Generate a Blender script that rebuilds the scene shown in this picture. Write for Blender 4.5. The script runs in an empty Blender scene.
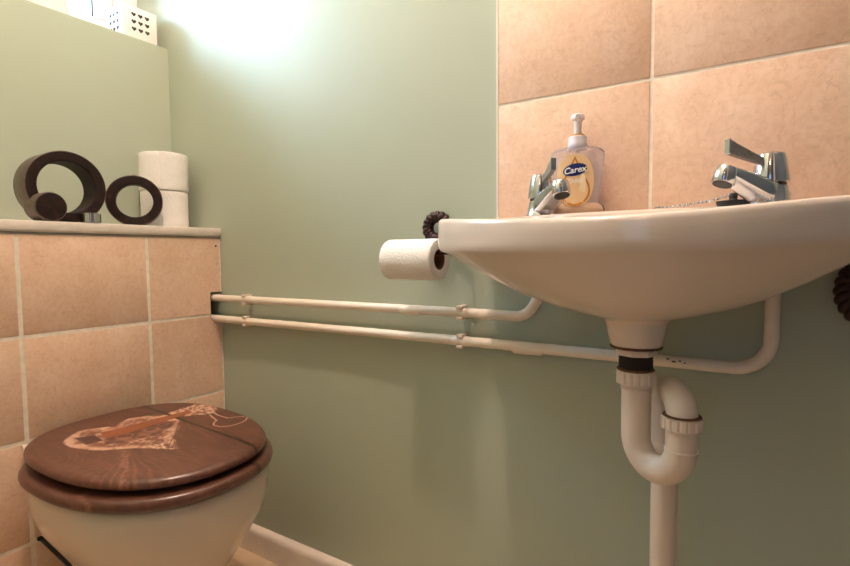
import bpy, bmesh, math, random
import numpy as np
from mathutils import Vector, Matrix
random.seed(4)
PI = math.pi
C = bpy.context.scene.collection

# ------------------------------------------------------------------ helpers
def lin(r, g, b):
    f = lambda c: (c/255/12.92) if c/255 <= 0.04045 else ((c/255+0.055)/1.055)**2.4
    return (f(r), f(g), f(b), 1.0)

class NT:
    """small node-tree helper"""
    def __init__(s, name):
        s.m = bpy.data.materials.new(name); s.m.use_nodes = True
        s.t = s.m.node_tree; s.b = s.t.nodes['Principled BSDF']; s.out = s.t.nodes['Material Output']
    def n(s, typ, **kw):
        x = s.t.nodes.new(typ)
        for k, v in kw.items():
            if k in x.inputs.keys() and not hasattr(x, k): x.inputs[k].default_value = v
            elif hasattr(x, k): setattr(x, k, v)
            else: x.inputs[k.replace('_', ' ')].default_value = v
        return x
    def l(s, a, b): s.t.links.new(a, b)
    def coord(s): return s.n('ShaderNodeTexCoord').outputs['Object']
    def noise(s, scale, detail=4, rough=.55, vec=None, dist=0):
        x = s.n('ShaderNodeTexNoise'); x.inputs['Scale'].default_value = scale
        x.inputs['Detail'].default_value = detail; x.inputs['Roughness'].default_value = rough
        x.inputs['Distortion'].default_value = dist
        s.l(vec or s.coord(), x.inputs['Vector']); return x.outputs['Fac']
    def ramp(s, fac, stops):
        r = s.n('ShaderNodeValToRGB'); e = r.color_ramp.elements
        while len(e) < len(stops): e.new(.5)
        for k, (p, c) in enumerate(stops): e[k].position = p; e[k].color = c
        s.l(fac, r.inputs['Fac']); return r.outputs['Color']
    def mix(s, fac, a, b, mode='MIX'):
        x = s.n('ShaderNodeMix', data_type='RGBA'); x.blend_type = mode
        for sock, v in ((x.inputs[0], fac), (x.inputs[6], a), (x.inputs[7], b)):
            if hasattr(v, 'links'): s.l(v, sock)
            else: sock.default_value = v
        return x.outputs[2]
    def bump(s, h, strength=.2, dist=.002):
        x = s.n('ShaderNodeBump'); x.inputs['Strength'].default_value = strength
        x.inputs['Distance'].default_value = dist
        s.l(h, x.inputs['Height']); s.l(x.outputs['Normal'], s.b.inputs['Normal'])
    def setb(s, **kw):
        for k, v in kw.items(): s.b.inputs[k.replace('_', ' ')].default_value = v
    def base(s, col):
        if hasattr(col, 'links'): s.l(col, s.b.inputs['Base Color'])
        else: s.b.inputs['Base Color'].default_value = col

def plain(name, col, rough=.5, metal=0, vary=.06, scale=30, bump=0, coat=0, spec=.5):
    t = NT(name); f = t.noise(scale, 3)
    d = tuple(c*(1-vary) for c in col[:3])+(1,); u = tuple(min(1, c*(1+vary)) for c in col[:3])+(1,)
    t.base(t.ramp(f, [(.3, d), (.7, u)])); t.setb(Roughness=rough, Metallic=metal)
    t.b.inputs['Coat Weight'].default_value = coat; t.b.inputs['Coat Roughness'].default_value = .05
    t.b.inputs['Specular IOR Level'].default_value = spec
    if bump: t.bump(t.noise(scale*4, 3), bump, .001)
    return t.m

def mesh_obj(name, verts, faces, mats, parent=None, smooth=True, fm=None, autos=None):
    me = bpy.data.meshes.new(name)
    me.from_pydata([tuple(map(float, v)) for v in verts], [], [tuple(map(int, f)) for f in faces])
    for m in (mats if isinstance(mats, (list, tuple)) else [mats]): me.materials.append(m)
    if fm is not None: me.polygons.foreach_set('material_index', [int(i) for i in fm])
    bm = bmesh.new(); bm.from_mesh(me); bmesh.ops.recalc_face_normals(bm, faces=bm.faces); bm.to_mesh(me); bm.free()
    me.polygons.foreach_set('use_smooth', [smooth]*len(me.polygons))
    if smooth and autos is not None: me.set_sharp_from_angle(angle=math.radians(autos))
    me.update()
    o = bpy.data.objects.new(name, me); C.objects.link(o)
    if parent: o.parent = parent
    return o

class MB:
    """collects geometry of ONE mesh"""
    def __init__(s): s.v = []; s.f = []; s.m = []
    def add(s, v, f, mi=0):
        k = len(s.v); s.v += [tuple(map(float, q)) for q in v]
        s.f += [tuple(i+k for i in q) for q in f]; s.m += [mi]*len(f); return s
    def box(s, a, b, mi=0, bev=0):
        a, b = np.minimum(a, b), np.maximum(a, b)
        if bev <= 0:
            v = [(x, y, z) for x in (a[0], b[0]) for y in (a[1], b[1]) for z in (a[2], b[2])]
            return s.add(v, [(0,1,3,2),(4,6,7,5),(0,4,5,1),(2,3,7,6),(0,2,6,4),(1,5,7,3)], mi)
        bm = bmesh.new(); bmesh.ops.create_cube(bm, size=1)
        for q in bm.verts: q.co = Vector(((a[i]+b[i])/2+q.co[i]*(b[i]-a[i]) for i in range(3)))
        bmesh.ops.bevel(bm, geom=bm.edges[:], offset=bev, segments=2, profile=.5, affect='EDGES')
        bm.verts.index_update(); s.add([q.co[:] for q in bm.verts], [[w.index for w in g.verts] for g in bm.faces], mi)
        bm.free(); return s
    def rings(s, rings, mi=0, cap0=True, cap1=True, closed=True, loop=False):
        n = len(rings[0]); v = [q for r in rings for q in r]; f = []
        R = len(rings)
        for i in range(R if loop else R-1):
            for j in range(n if closed else n-1):
                k = (j+1) % n; i2 = (i+1) % R
                f.append((i*n+j, i*n+k, i2*n+k, i2*n+j))
        if not loop:
            if cap0: f.append(tuple(range(n))[::-1])
            if cap1: f.append(tuple((R-1)*n+j for j in range(n)))
        return s.add(v, f, mi)
    def lathe(s, prof, n=40, o=(0,0,0), ax=(0,0,1), mi=0, cap0=True, cap1=True):
        q = Vector((0,0,1)).rotation_difference(Vector(ax).normalized()); o = Vector(o)
        R = [[tuple(o+q@Vector((r*math.cos(2*PI*j/n), r*math.sin(2*PI*j/n), z))) for j in range(n)] for r, z in prof]
        return s.rings(R, mi, cap0, cap1)
    def tube(s, pts, rad, n=18, mi=0, cap=True):
        P = [Vector(p) for p in pts]; N = len(P)
        rad = rad if isinstance(rad, (list, tuple)) else [rad]*N
        T = [(P[min(i+1, N-1)]-P[max(i-1, 0)]).normalized() for i in range(N)]
        u = T[0].orthogonal().normalized(); R = []
        for i in range(N):
            u = (u-T[i]*u.dot(T[i])).normalized(); w = T[i].cross(u)
            R.append([tuple(P[i]+(u*math.cos(2*PI*j/n)+w*math.sin(2*PI*j/n))*rad[i]) for j in range(n)])
        return s.rings(R, mi, cap, cap)
    def obj(s, name, mats, parent=None, smooth=True, autos=40):
        return mesh_obj(name, s.v, s.f, mats, parent, smooth, s.m, autos)

def fillet(pts, r, seg=10):
    """polyline with rounded corners"""
    P = [Vector(p) for p in pts]; out = [P[0]]
    for i in range(1, len(P)-1):
        a, b, c = P[i-1], P[i], P[i+1]; d0 = (a-b).normalized(); d1 = (c-b).normalized()
        ang = d0.angle(d1); t = r/math.tan(ang/2)
        p0 = b+d0*t; p1 = b+d1*t; cen = b+(d0+d1).normalized()*(r/math.sin(ang/2))
        v0 = p0-cen; v1 = p1-cen; tot = v0.angle(v1); axn = v0.cross(v1).normalized()
        for k in range(seg+1): out.append(cen+Matrix.Rotation(tot*k/seg, 3, axn)@v0)
    out.append(P[-1]); return [tuple(p) for p in out]

def dense(pts, step=.02):
    out = [Vector(pts[0])]
    for a, b in zip(pts, pts[1:]):
        a, b = Vector(a), Vector(b); n = max(1, int((b-a).length/step))
        out += [a.lerp(b, k/n) for k in range(1, n+1)]
    return out

def tag(o, label, cat, group=None):
    o['label'] = label; o['category'] = cat
    if group: o['group'] = group
    return o
def struct(o, label=None):
    o['kind'] = 'structure'
    if label: o['label'] = label
    return o
def empty(name, loc, rz=0):
    o = bpy.data.objects.new(name, None); C.objects.link(o); o.location = loc; o.rotation_euler = (0, 0, rz)
    o.empty_display_size = .05; return o
def copy_tree(o, parent=None):
    c = o.copy(); C.objects.link(c)
    if parent: c.parent = parent
    for ch in list(o.children): copy_tree(ch, c)
    return c

# ------------------------------------------------------------------ materials
def make_paint():
    t = NT('sage wall paint')
    big = t.noise(2.2, 2); fine = t.noise(260, 3)
    t.base(t.ramp(big, [(.3, lin(173, 181, 162)), (.7, lin(178, 186, 167))]))
    t.setb(Roughness=.42); t.b.inputs['Specular IOR Level'].default_value = .35
    t.bump(fine, .12, .0008); return t.m
PAINT = make_paint()

def make_tile():
    t = NT('peach ceramic tile')
    co = t.coord()
    a = t.noise(14, 6, .65, co); b = t.noise(120, 5, .7, co)
    col = t.ramp(a, [(.25, lin(227, 188, 159)), (.5, lin(235, 200, 173)), (.75, lin(242, 212, 189))])
    spk = t.ramp(b, [(.40, (.84, .78, .72, 1)), (.56, (1, 1, 1, 1))])
    col = t.mix(.4, col, spk, 'MULTIPLY')
    # thin hair-line veins
    vn = t.n('ShaderNodeTexNoise'); vn.inputs['Scale'].default_value = 26; vn.inputs['Detail'].default_value = 5
    vn.inputs['Distortion'].default_value = 1.6; t.l(co, vn.inputs['Vector'])
    v = t.ramp(vn.outputs['Fac'], [(.485, (1, 1, 1, 1)), (.5, (.80, .72, .66, 1)), (.515, (1, 1, 1, 1))])
    col = t.mix(.55, col, v, 'MULTIPLY')
    t.base(col); t.setb(Roughness=.33); t.bump(b, .12, .0006); return t.m
TILE = make_tile()
GROUT = plain('cream grout', lin(240, 228, 212), .85, vary=.1, scale=60, bump=.2)
TRIMW = plain('white plastic tile trim', lin(235, 228, 220), .35, vary=.02)
CERAMIC = plain('glazed white ceramic', lin(222, 206, 192), .12, vary=.015, scale=5, coat=.3)
BOWLC = plain('cream glazed ceramic', lin(222, 207, 194), .14, vary=.02, scale=6, coat=.3)
PIPEP = plain('cream gloss pipe paint', lin(236, 222, 206), .3, vary=.04, scale=25, bump=.1)
PLAST = plain('cream white plastic', lin(231, 212, 194), .32, vary=.04, scale=18)
WHITEW = plain('white satin woodwork', lin(232, 220, 204), .4, vary=.05, scale=22, bump=.08)
UPVC = plain('white window plastic', lin(240, 240, 240), .3, vary=.01)
SHELFP = plain('cream painted board', lin(228, 216, 205), .45, vary=.07, scale=35, bump=.1)
BLACK = plain('black rubber', lin(26, 23, 22), .55, vary=.2)
DARKVOID = plain('dark cavity shade and small parts', lin(45, 36, 30), .9, vary=.3)  # shade of the hollow boxing as colour; also plug, chips and threaded tail
RUST = plain('rusty limescale', lin(104, 66, 34), .8, vary=.45, scale=160, bump=.6)
IRON = plain('bronzed wrought iron', lin(62, 44, 40), .42, metal=.75, vary=.3, scale=60, bump=.2)
STRIPM = plain('blue grey window strip', lin(70, 92, 120), .5, vary=.05)
CARD = plain('brown cardboard core', lin(120, 84, 58), .9, vary=.1)
FLOORM = plain('beige vinyl floor', lin(206, 180, 146), .45, vary=.08, scale=12)
CEILM = plain('off white ceiling paint', lin(214, 208, 200), .8, vary=.02)
HALLC = plain('brown hall carpet', lin(92, 74, 62), .95, vary=.2, scale=90)
GREYP = plain('bounce-cutting wall grey', lin(84, 86, 88), .6, vary=.03)
HALLW = plain('grey beige hall paint', lin(140, 132, 124), .7, vary=.03)
def make_chrome():
    t = NT('polished chrome'); f = t.noise(40, 2)
    t.base(lin(205, 203, 205)); t.setb(Metallic=1.0)
    r = t.n('ShaderNodeMapRange'); r.inputs[3].default_value = .08; r.inputs[4].default_value = .2
    t.l(f, r.inputs[0]); t.l(r.outputs[0], t.b.inputs['Roughness']); return t.m
CHROME = make_chrome()
TEXCH = plain('stippled worn chrome', lin(150, 146, 140), .38, metal=.9, vary=.25, scale=450, bump=.5)
def make_tissue():
    t = NT('quilted tissue paper'); co = t.coord()
    w = t.n('ShaderNodeTexVoronoi'); w.feature = 'DISTANCE_TO_EDGE'; w.inputs['Scale'].default_value = 120
    mp = t.n('ShaderNodeMapping'); mp.inputs['Rotation'].default_value = (.3, .2, .78); t.l(co, mp.inputs['Vector'])
    t.l(mp.outputs[0], w.inputs['Vector'])
    t.base(t.ramp(t.noise(20, 2), [(.3, lin(240, 234, 228)), (.7, lin(246, 241, 236))])); t.setb(Roughness=.95)
    t.b.inputs['Specular IOR Level'].default_value = .1
    t.bump(w.outputs['Distance'], .32, .003); return t.m
TISSUE = make_tissue()
def make_brown():
    t = NT('dark mottled lacquer'); co = t.coord()
    a = t.noise(70, 6, .7, co)
    t.base(t.ramp(a, [(.38, lin(22, 13, 11)), (.58, lin(40, 21, 17)), (.74, lin(74, 40, 28))]))
    t.setb(Roughness=.6); t.b.inputs['Specular IOR Level'].default_value = .25; return t.m
BROWN = make_brown()
def make_brownside():
    t = NT('taupe speckled lacquer'); co = t.coord()
    a = t.noise(160, 5, .7, co)
    t.base(t.ramp(a, [(.35, lin(66, 52, 44)), (.65, lin(98, 80, 66))])); t.setb(Roughness=.4); return t.m
BROWNSIDE = make_brownside()
def make_lid():
    t = NT('printed dark wood toilet seat'); co = t.coord()
    mp = t.n('ShaderNodeMapping'); mp.inputs['Scale'].default_value = (1, 5, 1); t.l(co, mp.inputs['Vector'])
    g = t.noise(16, 6, .65, mp.outputs[0], .9); pl = t.noise(5, 2, .5, co)
    wood = t.ramp(g, [(.28, lin(80, 47, 38)), (.5, lin(96, 60, 48)), (.72, lin(118, 78, 64))])
    wood = t.mix(.3, wood, t.ramp(pl, [(.35, (.6, .55, .5, 1)), (.65, (1, 1, 1, 1))]), 'MULTIPLY')
    speck = t.noise(330, 2, .5, co)
    wood = t.mix(t.ramp(speck, [(.74, (0, 0, 0, 1)), (.78, (.45, .45, .45, 1))]), wood, lin(196, 150, 125))
    at = t.n('ShaderNodeAttribute'); at.attribute_name = 'print'
    t.base(t.mix(at.outputs['Alpha'], wood, at.outputs['Color']))
    t.setb(Roughness=.3); t.b.inputs['Coat Weight'].default_value = .15; t.b.inputs['Coat Roughness'].default_value = .12
    t.bump(g, .06, .0008); return t.m
LIDM = make_lid()
def thin_clear(name, tint, gloss=.12, milk=0):
    m = bpy.data.materials.new(name); m.use_nodes = True; t = m.node_tree; t.nodes.clear()
    o = t.nodes.new('ShaderNodeOutputMaterial'); mx = t.nodes.new('ShaderNodeMixShader')
    tr = t.nodes.new('ShaderNodeBsdfTransparent'); tr.inputs[0].default_value = tint
    gl = t.nodes.new('ShaderNodeBsdfGlossy'); gl.inputs['Roughness'].default_value = .06
    lw = t.nodes.new('ShaderNodeLayerWeight'); lw.inputs['Blend'].default_value = gloss
    t.links.new(lw.outputs['Fresnel'], mx.inputs[0]); t.links.new(tr.outputs[0], mx.inputs[1])
    t.links.new(gl.outputs[0], mx.inputs[2])
    if milk:
        df = t.nodes.new('ShaderNodeBsdfDiffuse'); df.inputs[0].default_value = lin(216, 210, 222)
        m2 = t.nodes.new('ShaderNodeMixShader'); m2.inputs[0].default_value = milk
        t.links.new(mx.outputs[0], m2.inputs[1]); t.links.new(df.outputs[0], m2.inputs[2]); mx = m2
    t.links.new(mx.outputs[0], o.inputs[0]); return m
GLASSD = thin_clear('light-dimming hall glass', (.19, .205, .23, 1), .1)
GLASS = thin_clear('window glass', (.96, .98, .98, 1), .2)
CLEARP = thin_clear('clear bottle plastic', (.96, .95, .955, 1), .08, .22)
def make_liquid():
    t = NT('amber hand wash'); t.base(t.ramp(t.noise(20, 2), [(.3, lin(226, 178, 116)), (.7, lin(232, 190, 132))]))
    t.setb(Roughness=.25); t.b.inputs['Transmission Weight'].default_value = .25
    return t.m
LIQ = plain('amber hand wash', lin(232, 190, 130), .2, vary=.03)
FROST = plain('milky plastic', lin(236, 228, 226), .35, vary=.02)
COLLAR = plain('pearl grey plastic', lin(206, 198, 206), .3, vary=.03)
def flat(name, col, rough=.35, metal=0): return plain(name, col, rough, metal, vary=.03)
LABPALE = flat('pale amber label', lin(238, 203, 156)); LABGOLD = flat('gold label edge', lin(206, 134, 40), .3, .2)
LABCREAM = flat('cream label highlight', lin(246, 226, 190))
NAVY = flat('navy label', lin(20, 36, 104)); WHT = flat('white ink', lin(245, 245, 245))
HEARTD = flat('dark cut-out shade', lin(52, 40, 44), .8)
CUBEW = plain('white painted metal', lin(244, 236, 230), .45, vary=.01)
POTM = plain('pale pink ceramic', lin(238, 220, 220), .4, vary=.02)

# ------------------------------------------------------------------ camera
yaw, pitch, roll, fpx = .57, -.057, -.009, 508.367
fw = Vector((-math.sin(yaw), math.cos(yaw), 0)); rt = Vector((math.cos(yaw), math.sin(yaw), 0)); up = Vector((0, 0, 1))
f2 = fw*math.cos(pitch)+up*math.sin(pitch); u2 = up*math.cos(pitch)-fw*math.sin(pitch)
r3 = rt*math.cos(roll)+u2*math.sin(roll); u3 = u2*math.cos(roll)-rt*math.sin(roll)
cd = bpy.data.cameras.new('camera'); cam = bpy.data.objects.new('camera', cd); C.objects.link(cam)
cam.matrix_world = Matrix(((r3.x, u3.x, -f2.x, 1.1554), (r3.y, u3.y, -f2.y, -.8253), (r3.z, u3.z, -f2.z, .75), (0, 0, 0, 1)))
cd.sensor_fit = 'HORIZONTAL'; cd.sensor_width = 36; cd.lens = fpx/850*36; cd.clip_start = .02
bpy.context.scene.camera = cam

# ------------------------------------------------------------------ room shell
XR, YF, ZC = 1.62, -1.02, 2.35        # right wall, front wall (with the doorway), ceiling
XW = -.2038                            # upper left wall
SILL = 1.3166
struct(MB().box((-.75, 0, -.06), (XR+.1, .1, ZC)).obj('wall_back', PAINT, smooth=False), 'sage green painted wall behind the basin and pipes')
w = MB()
w.box((XW-.26, -.0005, -.06), (XW, YF, SILL))                 # below the sill
w.box((XW-.26, -.0005, 2.06), (XW, YF, ZC))                   # above the window
w.box((XW-.26, -.66, SILL), (XW, YF, 2.06))                  # beside the window
struct(w.obj('wall_left', PAINT, smooth=False), 'sage green painted wall under the window')
struct(MB().box((-.8, .1, -.06), (XR+.1, YF-.05, 0)).obj('floor', FLOORM, smooth=False), 'beige vinyl floor')
struct(MB().box((-.8, YF-.05, -.06), (XR+.1, -2.7, 0)).obj('floor_hall', HALLC, smooth=False))
struct(MB().box((-.8, .1, ZC), (XR+.1, -2.7, ZC+.06)).obj('ceiling', CEILM, smooth=False))
struct(MB().box((XR, .1, 0), (XR+.1, -2.7, ZC)).obj('wall_right', GREYP, smooth=False))  # unseen wall, made dark grey to cut light bounced onto the back wall
w = MB(); DX0, DX1 = .78, 1.52
w.box((-.75, YF, 0), (DX0, YF-.1, ZC)); w.box((DX1, YF, 0), (XR, YF-.1, ZC)); w.box((DX0, YF, 2.0), (DX1, YF-.1, ZC))
struct(w.obj('wall_front', PAINT, smooth=False))
w = MB()
w.box((DX0-.06, YF+.012, 0), (DX0+.012, YF-.112, 2.0)); w.box((DX1-.012, YF+.012, 0), (DX1+.06, YF-.112, 2.0))
w.box((DX0-.06, YF+.012, 1.988), (DX1+.06, YF-.112, 2.06))
struct(w.obj('trim_1', WHITEW, smooth=False))
# hall beyond the doorway, with its own window
HY = -2.6
w = MB()
w.box((.3, YF-.1, 0), (.2, HY, ZC)); w.box((.3, HY, 0), (.80, HY-.1, ZC)); w.box((1.24, HY, 0), (XR, HY-.1, ZC))
w.box((.80, HY, 0), (1.24, HY-.1, .60)); w.box((.80, HY, 1.75), (1.24, HY-.1, ZC))
struct(w.obj('wall_hall', HALLW, smooth=False))
struct(MB().box((.80, HY-.05, .60), (1.24, HY-.056, 1.75)).obj('window_2', GLASSD, smooth=False))  # pane out of view, its tint added to dim the hall daylight

# window_1 in the deep recess
win = struct(empty('window_1', (-.36, -.33, SILL)), 'white framed window above the left wall')
def local(mb, name, mat, par, **k):
    o = mb.obj(name, mat, par, **k); o.matrix_parent_inverse = Matrix.Translation(-par.location); return o
m = MB(); X0, X1 = -.40, -.345; y0, y1, z0, z1 = -.66, 0, SILL, 2.06
for a, b in (((y0, z0), (y1, z0+.045)), ((y0, z1-.06), (y1, z1)), ((y0, z0+.045), (y0+.062, z1-.06)), ((y1-.064, z0+.045), (y1, z1-.06))):
    m.box((X0, a[0], a[1]), (X1, b[0], b[1]), bev=.004)
m.box((X0+.02, -.066, z0+.045), (X0+.03, -.064, z1-.06))
local(m, 'window_frame', UPVC, win, autos=30)
m = MB(); X0, X1 = -.392, -.352; y0, y1, z0, z1 = -.596, -.066, SILL+.047, 2.0
for a, b in (((y0, z0), (y1, z0+.034)), ((y0, z1-.05), (y1, z1)), ((y0, z0+.034), (y0+.05, z1-.05)), ((y1-.05, z0+.034), (y1, z1-.05))):
    m.box((X0, a[0], a[1]), (X1, b[0], b[1]), bev=.005)
sash = local(m, 'window_sash', UPVC, win, autos=30)
m = MB()
m.box((-.36, -.1195, z0+.036), (-.356, -.1165, z1-.052)); m.box((-.36, -.5455, z0+.036), (-.356, -.5425, z1-.052))
local(m, 'window_strip', STRIPM, win, smooth=False)  # thin blue grey strips along the side edges of the glass
local(MB().box((-.374, -.5455, z0+.03), (-.370, -.1165, z1-.05)), 'window_pane', GLASS, win, smooth=False)

# tiled boxing in front of the left wall: hollow, with a notch where the pipes come out
ZB = .801
b = MB()
HOLE = (-.0345, .5875, .6575)      # y edge, z low, z high
b.box((-.016, -.0006, 0), (-.0075, YF, HOLE[1])); b.box((-.016, HOLE[0], HOLE[1]), (-.0075, YF, HOLE[2])); b.box((-.016, -.0006, HOLE[2]), (-.0075, YF, .7975))
# grout bed, following the notch
gx = (-.0075, -.0008)
b.box((gx[0], -.0012, 0), (gx[1], YF, HOLE[1]), 1); b.box((gx[0], HOLE[0], HOLE[1]), (gx[1], YF, HOLE[2]), 1); b.box((gx[0], -.0012, HOLE[2]), (gx[1], YF, .794), 1)
G = .0036
ys = [-.0050, -.1907, -.4348, -.679, -.923, YF]; zs = [0, .1994, .3994, .5994, .7939]
for i in range(5):
    for j in range(4):
        ya, yb = ys[i]-(G if i else 0), ys[i+1]+(G if i < 4 else 0)
        za, zb_ = zs[j]+(G if j else 0), zs[j+1]-(G if j < 3 else 0)
        if i == 0 and j in (2, 3):                     # the two tiles cut round the pipe notch
            hy, hz = HOLE[0], HOLE[1] if j == 2 else HOLE[2]
            if j == 2: q = [(ya, za), (yb, za), (yb, zb_), (hy, zb_), (hy, hz), (ya, hz)]
            else: q = [(ya, hz), (hy, hz), (hy, za), (yb, za), (yb, zb_), (ya, zb_)]
            b.rings([[(x, y, z) for y, z in q] for x in (-.006, 0)], 2)
        else: b.box((-.006, ya, za), (0, yb, zb_), 2, .0012)
b.box((-.0003, -.0172, .7728), (.0004, -.0122, .7772), 3, .0002)      # old screw plug in the top tile
b.box((-.05, -.0006, .45), (-.045, -.2, .75), 3)                      # dark sheet, the hollow's shade put into its colour
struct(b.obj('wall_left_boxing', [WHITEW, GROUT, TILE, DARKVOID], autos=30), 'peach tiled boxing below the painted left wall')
sh = MB().box((XW, -.0012, .8015), (.0055, YF, .8204), 0, .0015).box((XW+.01, -.0012, .7985), (.002, YF, .8015))
tag(sh.obj('shelf', SHELFP, autos=30), 'long cream painted board shelf capping the tiled boxing', 'shelf')

# splashback tiles on the back wall
b = MB(); XS = .7814
b.box((XS, 0, .80), (1.2722, -.0055, 1.6), 0)
xs = [XS+.0018, 1.0273, 1.2722]; zs = [.8035, 1.0029, 1.2023, 1.4017, 1.6]
for i in range(2):
    for j in range(4):
        b.box((xs[i]+(.0025 if i else 0), -.001, zs[j]+.0025), (xs[i+1]-(.0025 if i == 0 else 0), -.0068, zs[j+1]-.0025), 1, .0007)
b.box((XS-.001, 0, .80), (XS+.0018, -.0074, 1.6), 2)
struct(b.obj('wall_back_tiles', [GROUT, TILE, TRIMW], autos=30), 'peach tile splashback above the basin')

# baseboard
prof = [(0, 0), (-.017, 0), (-.017, .050), (-.0155, .0565), (-.012, .0612), (-.005, .0645), (0, .065)]
bb = MB().rings([[(x, y-.0002, z) for y, z in prof] for x in (.0, XR)], closed=True)
struct(bb.obj('baseboard_back', WHITEW, autos=30), 'white painted skirting board along the sage wall')

# ------------------------------------------------------------------ toilet
def egg(L, W, uc, nb, nf, n):
    out = []
    for k in range(n):
        t = 2*PI*k/n; c, s = math.cos(t), math.sin(t); nn = nf if c > 0 else nb
        u = uc+((L-uc) if c > 0 else uc)*math.copysign(abs(c)**(2/nn), c)
        out.append((u, W*math.copysign(abs(s)**(2/nn), s)))
    return out
TX, TY = .026, -.3185
toilet = tag(empty('toilet', (TX, TY, 0)), 'cream ceramic toilet with closed brown wood-print seat, against tiled boxing', 'toilet')
def tl(mb, name, mat, par=None, **k):
    return mb.obj(name, mat, par or toilet, **k)
# bowl + foot: rings of egg outlines, local coordinates (u along +x from the back, v across)
b = MB(); N = 96
def bring(L, W, x0, z, uc=.19, nb=2.6, nf=2.2): return [(x0+u, v, z) for u, v in egg(L, W, uc, nb, nf, N)]
rr = [bring(.385, .150, .02, .368), bring(.402, .165, .012, .3715), bring(.416, .1745, .008, .366), bring(.418, .1765, .008, .352),
      bring(.416, .1755, .008, .325), bring(.408, .165, .008, .290), bring(.384, .142, .010, .250), bring(.356, .118, .014, .210, .17),
      bring(.328, .098, .020, .170, .15), bring(.300, .086, .026, .130, .14), bring(.284, .082, .030, .09, .13), bring(.282, .082, .030, .05, .13),
      bring(.292, .090, .024, .012, .13), bring(.294, .091, .024, 0, .13)]
inner = [bring(.385, .150, .02, .368), bring(.35, .132, .035, .362), bring(.32, .115, .05, .33), bring(.25, .08, .08, .24), bring(.15, .04, .12, .19)]
b.rings(rr, cap0=False, cap1=True); b.rings(inner, cap0=False, cap1=True)
tl(b, 'bowl', BOWLC, autos=60)
# seat ring
b = MB(); n = 180
def sring(L, W, x0, z, uc=.1873): return [(x0+u, v, z) for u, v in egg(L, W, uc, 2.6, 2.24, n)]
SZ0, SZ1 = .3720, .3915
prof = [(0, .006), (.0, .012), (-.0015, .016), (-.005, .019), (-.010, .0200)]
outer = [sring(.434-2*.010+0, .1854-.010, .010, SZ0), sring(.434-.008, .1854-.004, .004, SZ0+.001), sring(.434-.002, .1854-.001, .001, SZ0+.004),
         sring(.434, .1854, 0, SZ0+.008), sring(.434-.001, .1854-.0005, .0005, SZ0+.012), sring(.434-.005, .1854-.0025, .0025, SZ0+.0162),
         sring(.434-.012, .1854-.006, .006, SZ0+.0189), sring(.434-.022, .1854-.011, .011, SZ1),
         sring(.30, .115, .07, SZ1, .15), sring(.285, .108, .078, SZ1-.004, .145), sring(.285, .108, .078, SZ0+.004, .145), sring(.30, .115, .07, SZ0, .15)]
b.rings(outer, loop=True)
seat = tl(b, 'seat', LIDM, autos=60)
def add_print(o, fn):
    me = o.data; at = me.color_attributes.new('print', 'FLOAT_COLOR', 'POINT')
    co = np.zeros(len(me.vertices)*3, np.float32); me.vertices.foreach_get('co', co)
    at.data.foreach_set('color', fn(co.reshape(-1, 3)+np.array([TX, TY, 0], np.float32)).astype(np.float32).ravel())
def pdist(P, A, B):
    A, B = np.array(A), np.array(B); d = B-A; t = np.clip(((P-A)@d)/(d@d), 0, 1); return np.hypot(*(P-A-t[:, None]*d).T)
def polyline_dist(P, pts, closed=False):
    pts = list(pts)+([pts[0]] if closed else []); return np.min([pdist(P, a, c) for a, c in zip(pts, pts[1:])], axis=0)
def sdf(P, poly):
    ins = np.zeros(len(P), bool); q = poly[-1]
    for p in poly:
        c = ((p[1] > P[:, 1]) != (q[1] > P[:, 1])) & (P[:, 0] < (q[0]-p[0])*(P[:, 1]-p[1])/((q[1]-p[1]) or 1e-9)+p[0]); ins ^= c; q = p
    d = polyline_dist(P, poly, True); return np.where(ins, -d, d)
def vnoise(P, scale, seed):
    r = np.random.RandomState(seed).rand(64, 64); x = P[:, 0]*scale; y = P[:, 1]*scale
    i, j = np.floor(x).astype(int), np.floor(y).astype(int); a, c = x-i, y-j; a = a*a*(3-2*a); c = c*c*(3-2*c)
    g = lambda u, v: r[u % 64, v % 64]
    return (g(i, j)*(1-a)+g(i+1, j)*a)*(1-c)+(g(i, j+1)*(1-a)+g(i+1, j+1)*a)*c
BODY = [(0.134,-0.428),(0.116,-0.415),(0.096,-0.387),(0.098,-0.366),(0.114,-0.346),(0.128,-0.336),(0.112,-0.322),(0.100,-0.296),(0.110,-0.272),(0.133,-0.253),(0.149,-0.238),(0.195,-0.246),(0.222,-0.262),(0.274,-0.308),(0.332,-0.330),(0.315,-0.344),(0.290,-0.356),(0.264,-0.372),(0.249,-0.386),(0.228,-0.406),(0.198,-0.422),(0.168,-0.430)]
HEAD = [(0.132,-0.234),(0.126,-0.188),(0.124,-0.165),(0.160,-0.147),(0.189,-0.158),(0.209,-0.176),(0.203,-0.195),(0.188,-0.211),(0.183,-0.224),(0.144,-0.237)]
STRAP = [(0.136,-0.369),(0.142,-0.322),(0.145,-0.272),(0.151,-0.198),(0.171,-0.205),(0.174,-0.262),(0.182,-0.318),(0.178,-0.374)]
BRIDGE = [(0.128,-0.407),(0.139,-0.381),(0.182,-0.383),(0.178,-0.411)]
UNDER = [(0.178,-0.383),(0.173,-0.313),(0.179,-0.264),(0.191,-0.248),(0.216,-0.278),(0.232,-0.317),(0.226,-0.368),(0.206,-0.390)]
LOOP = [(0.215,-0.192),(0.236,-0.199),(0.256,-0.205),(0.264,-0.217),(0.276,-0.226),(0.294,-0.224),(0.305,-0.212),(0.308,-0.200),(0.308,-0.186),(0.304,-0.173),(0.292,-0.158),(0.276,-0.162),(0.263,-0.184),(0.232,-0.184),(0.214,-0.180)]
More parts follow.
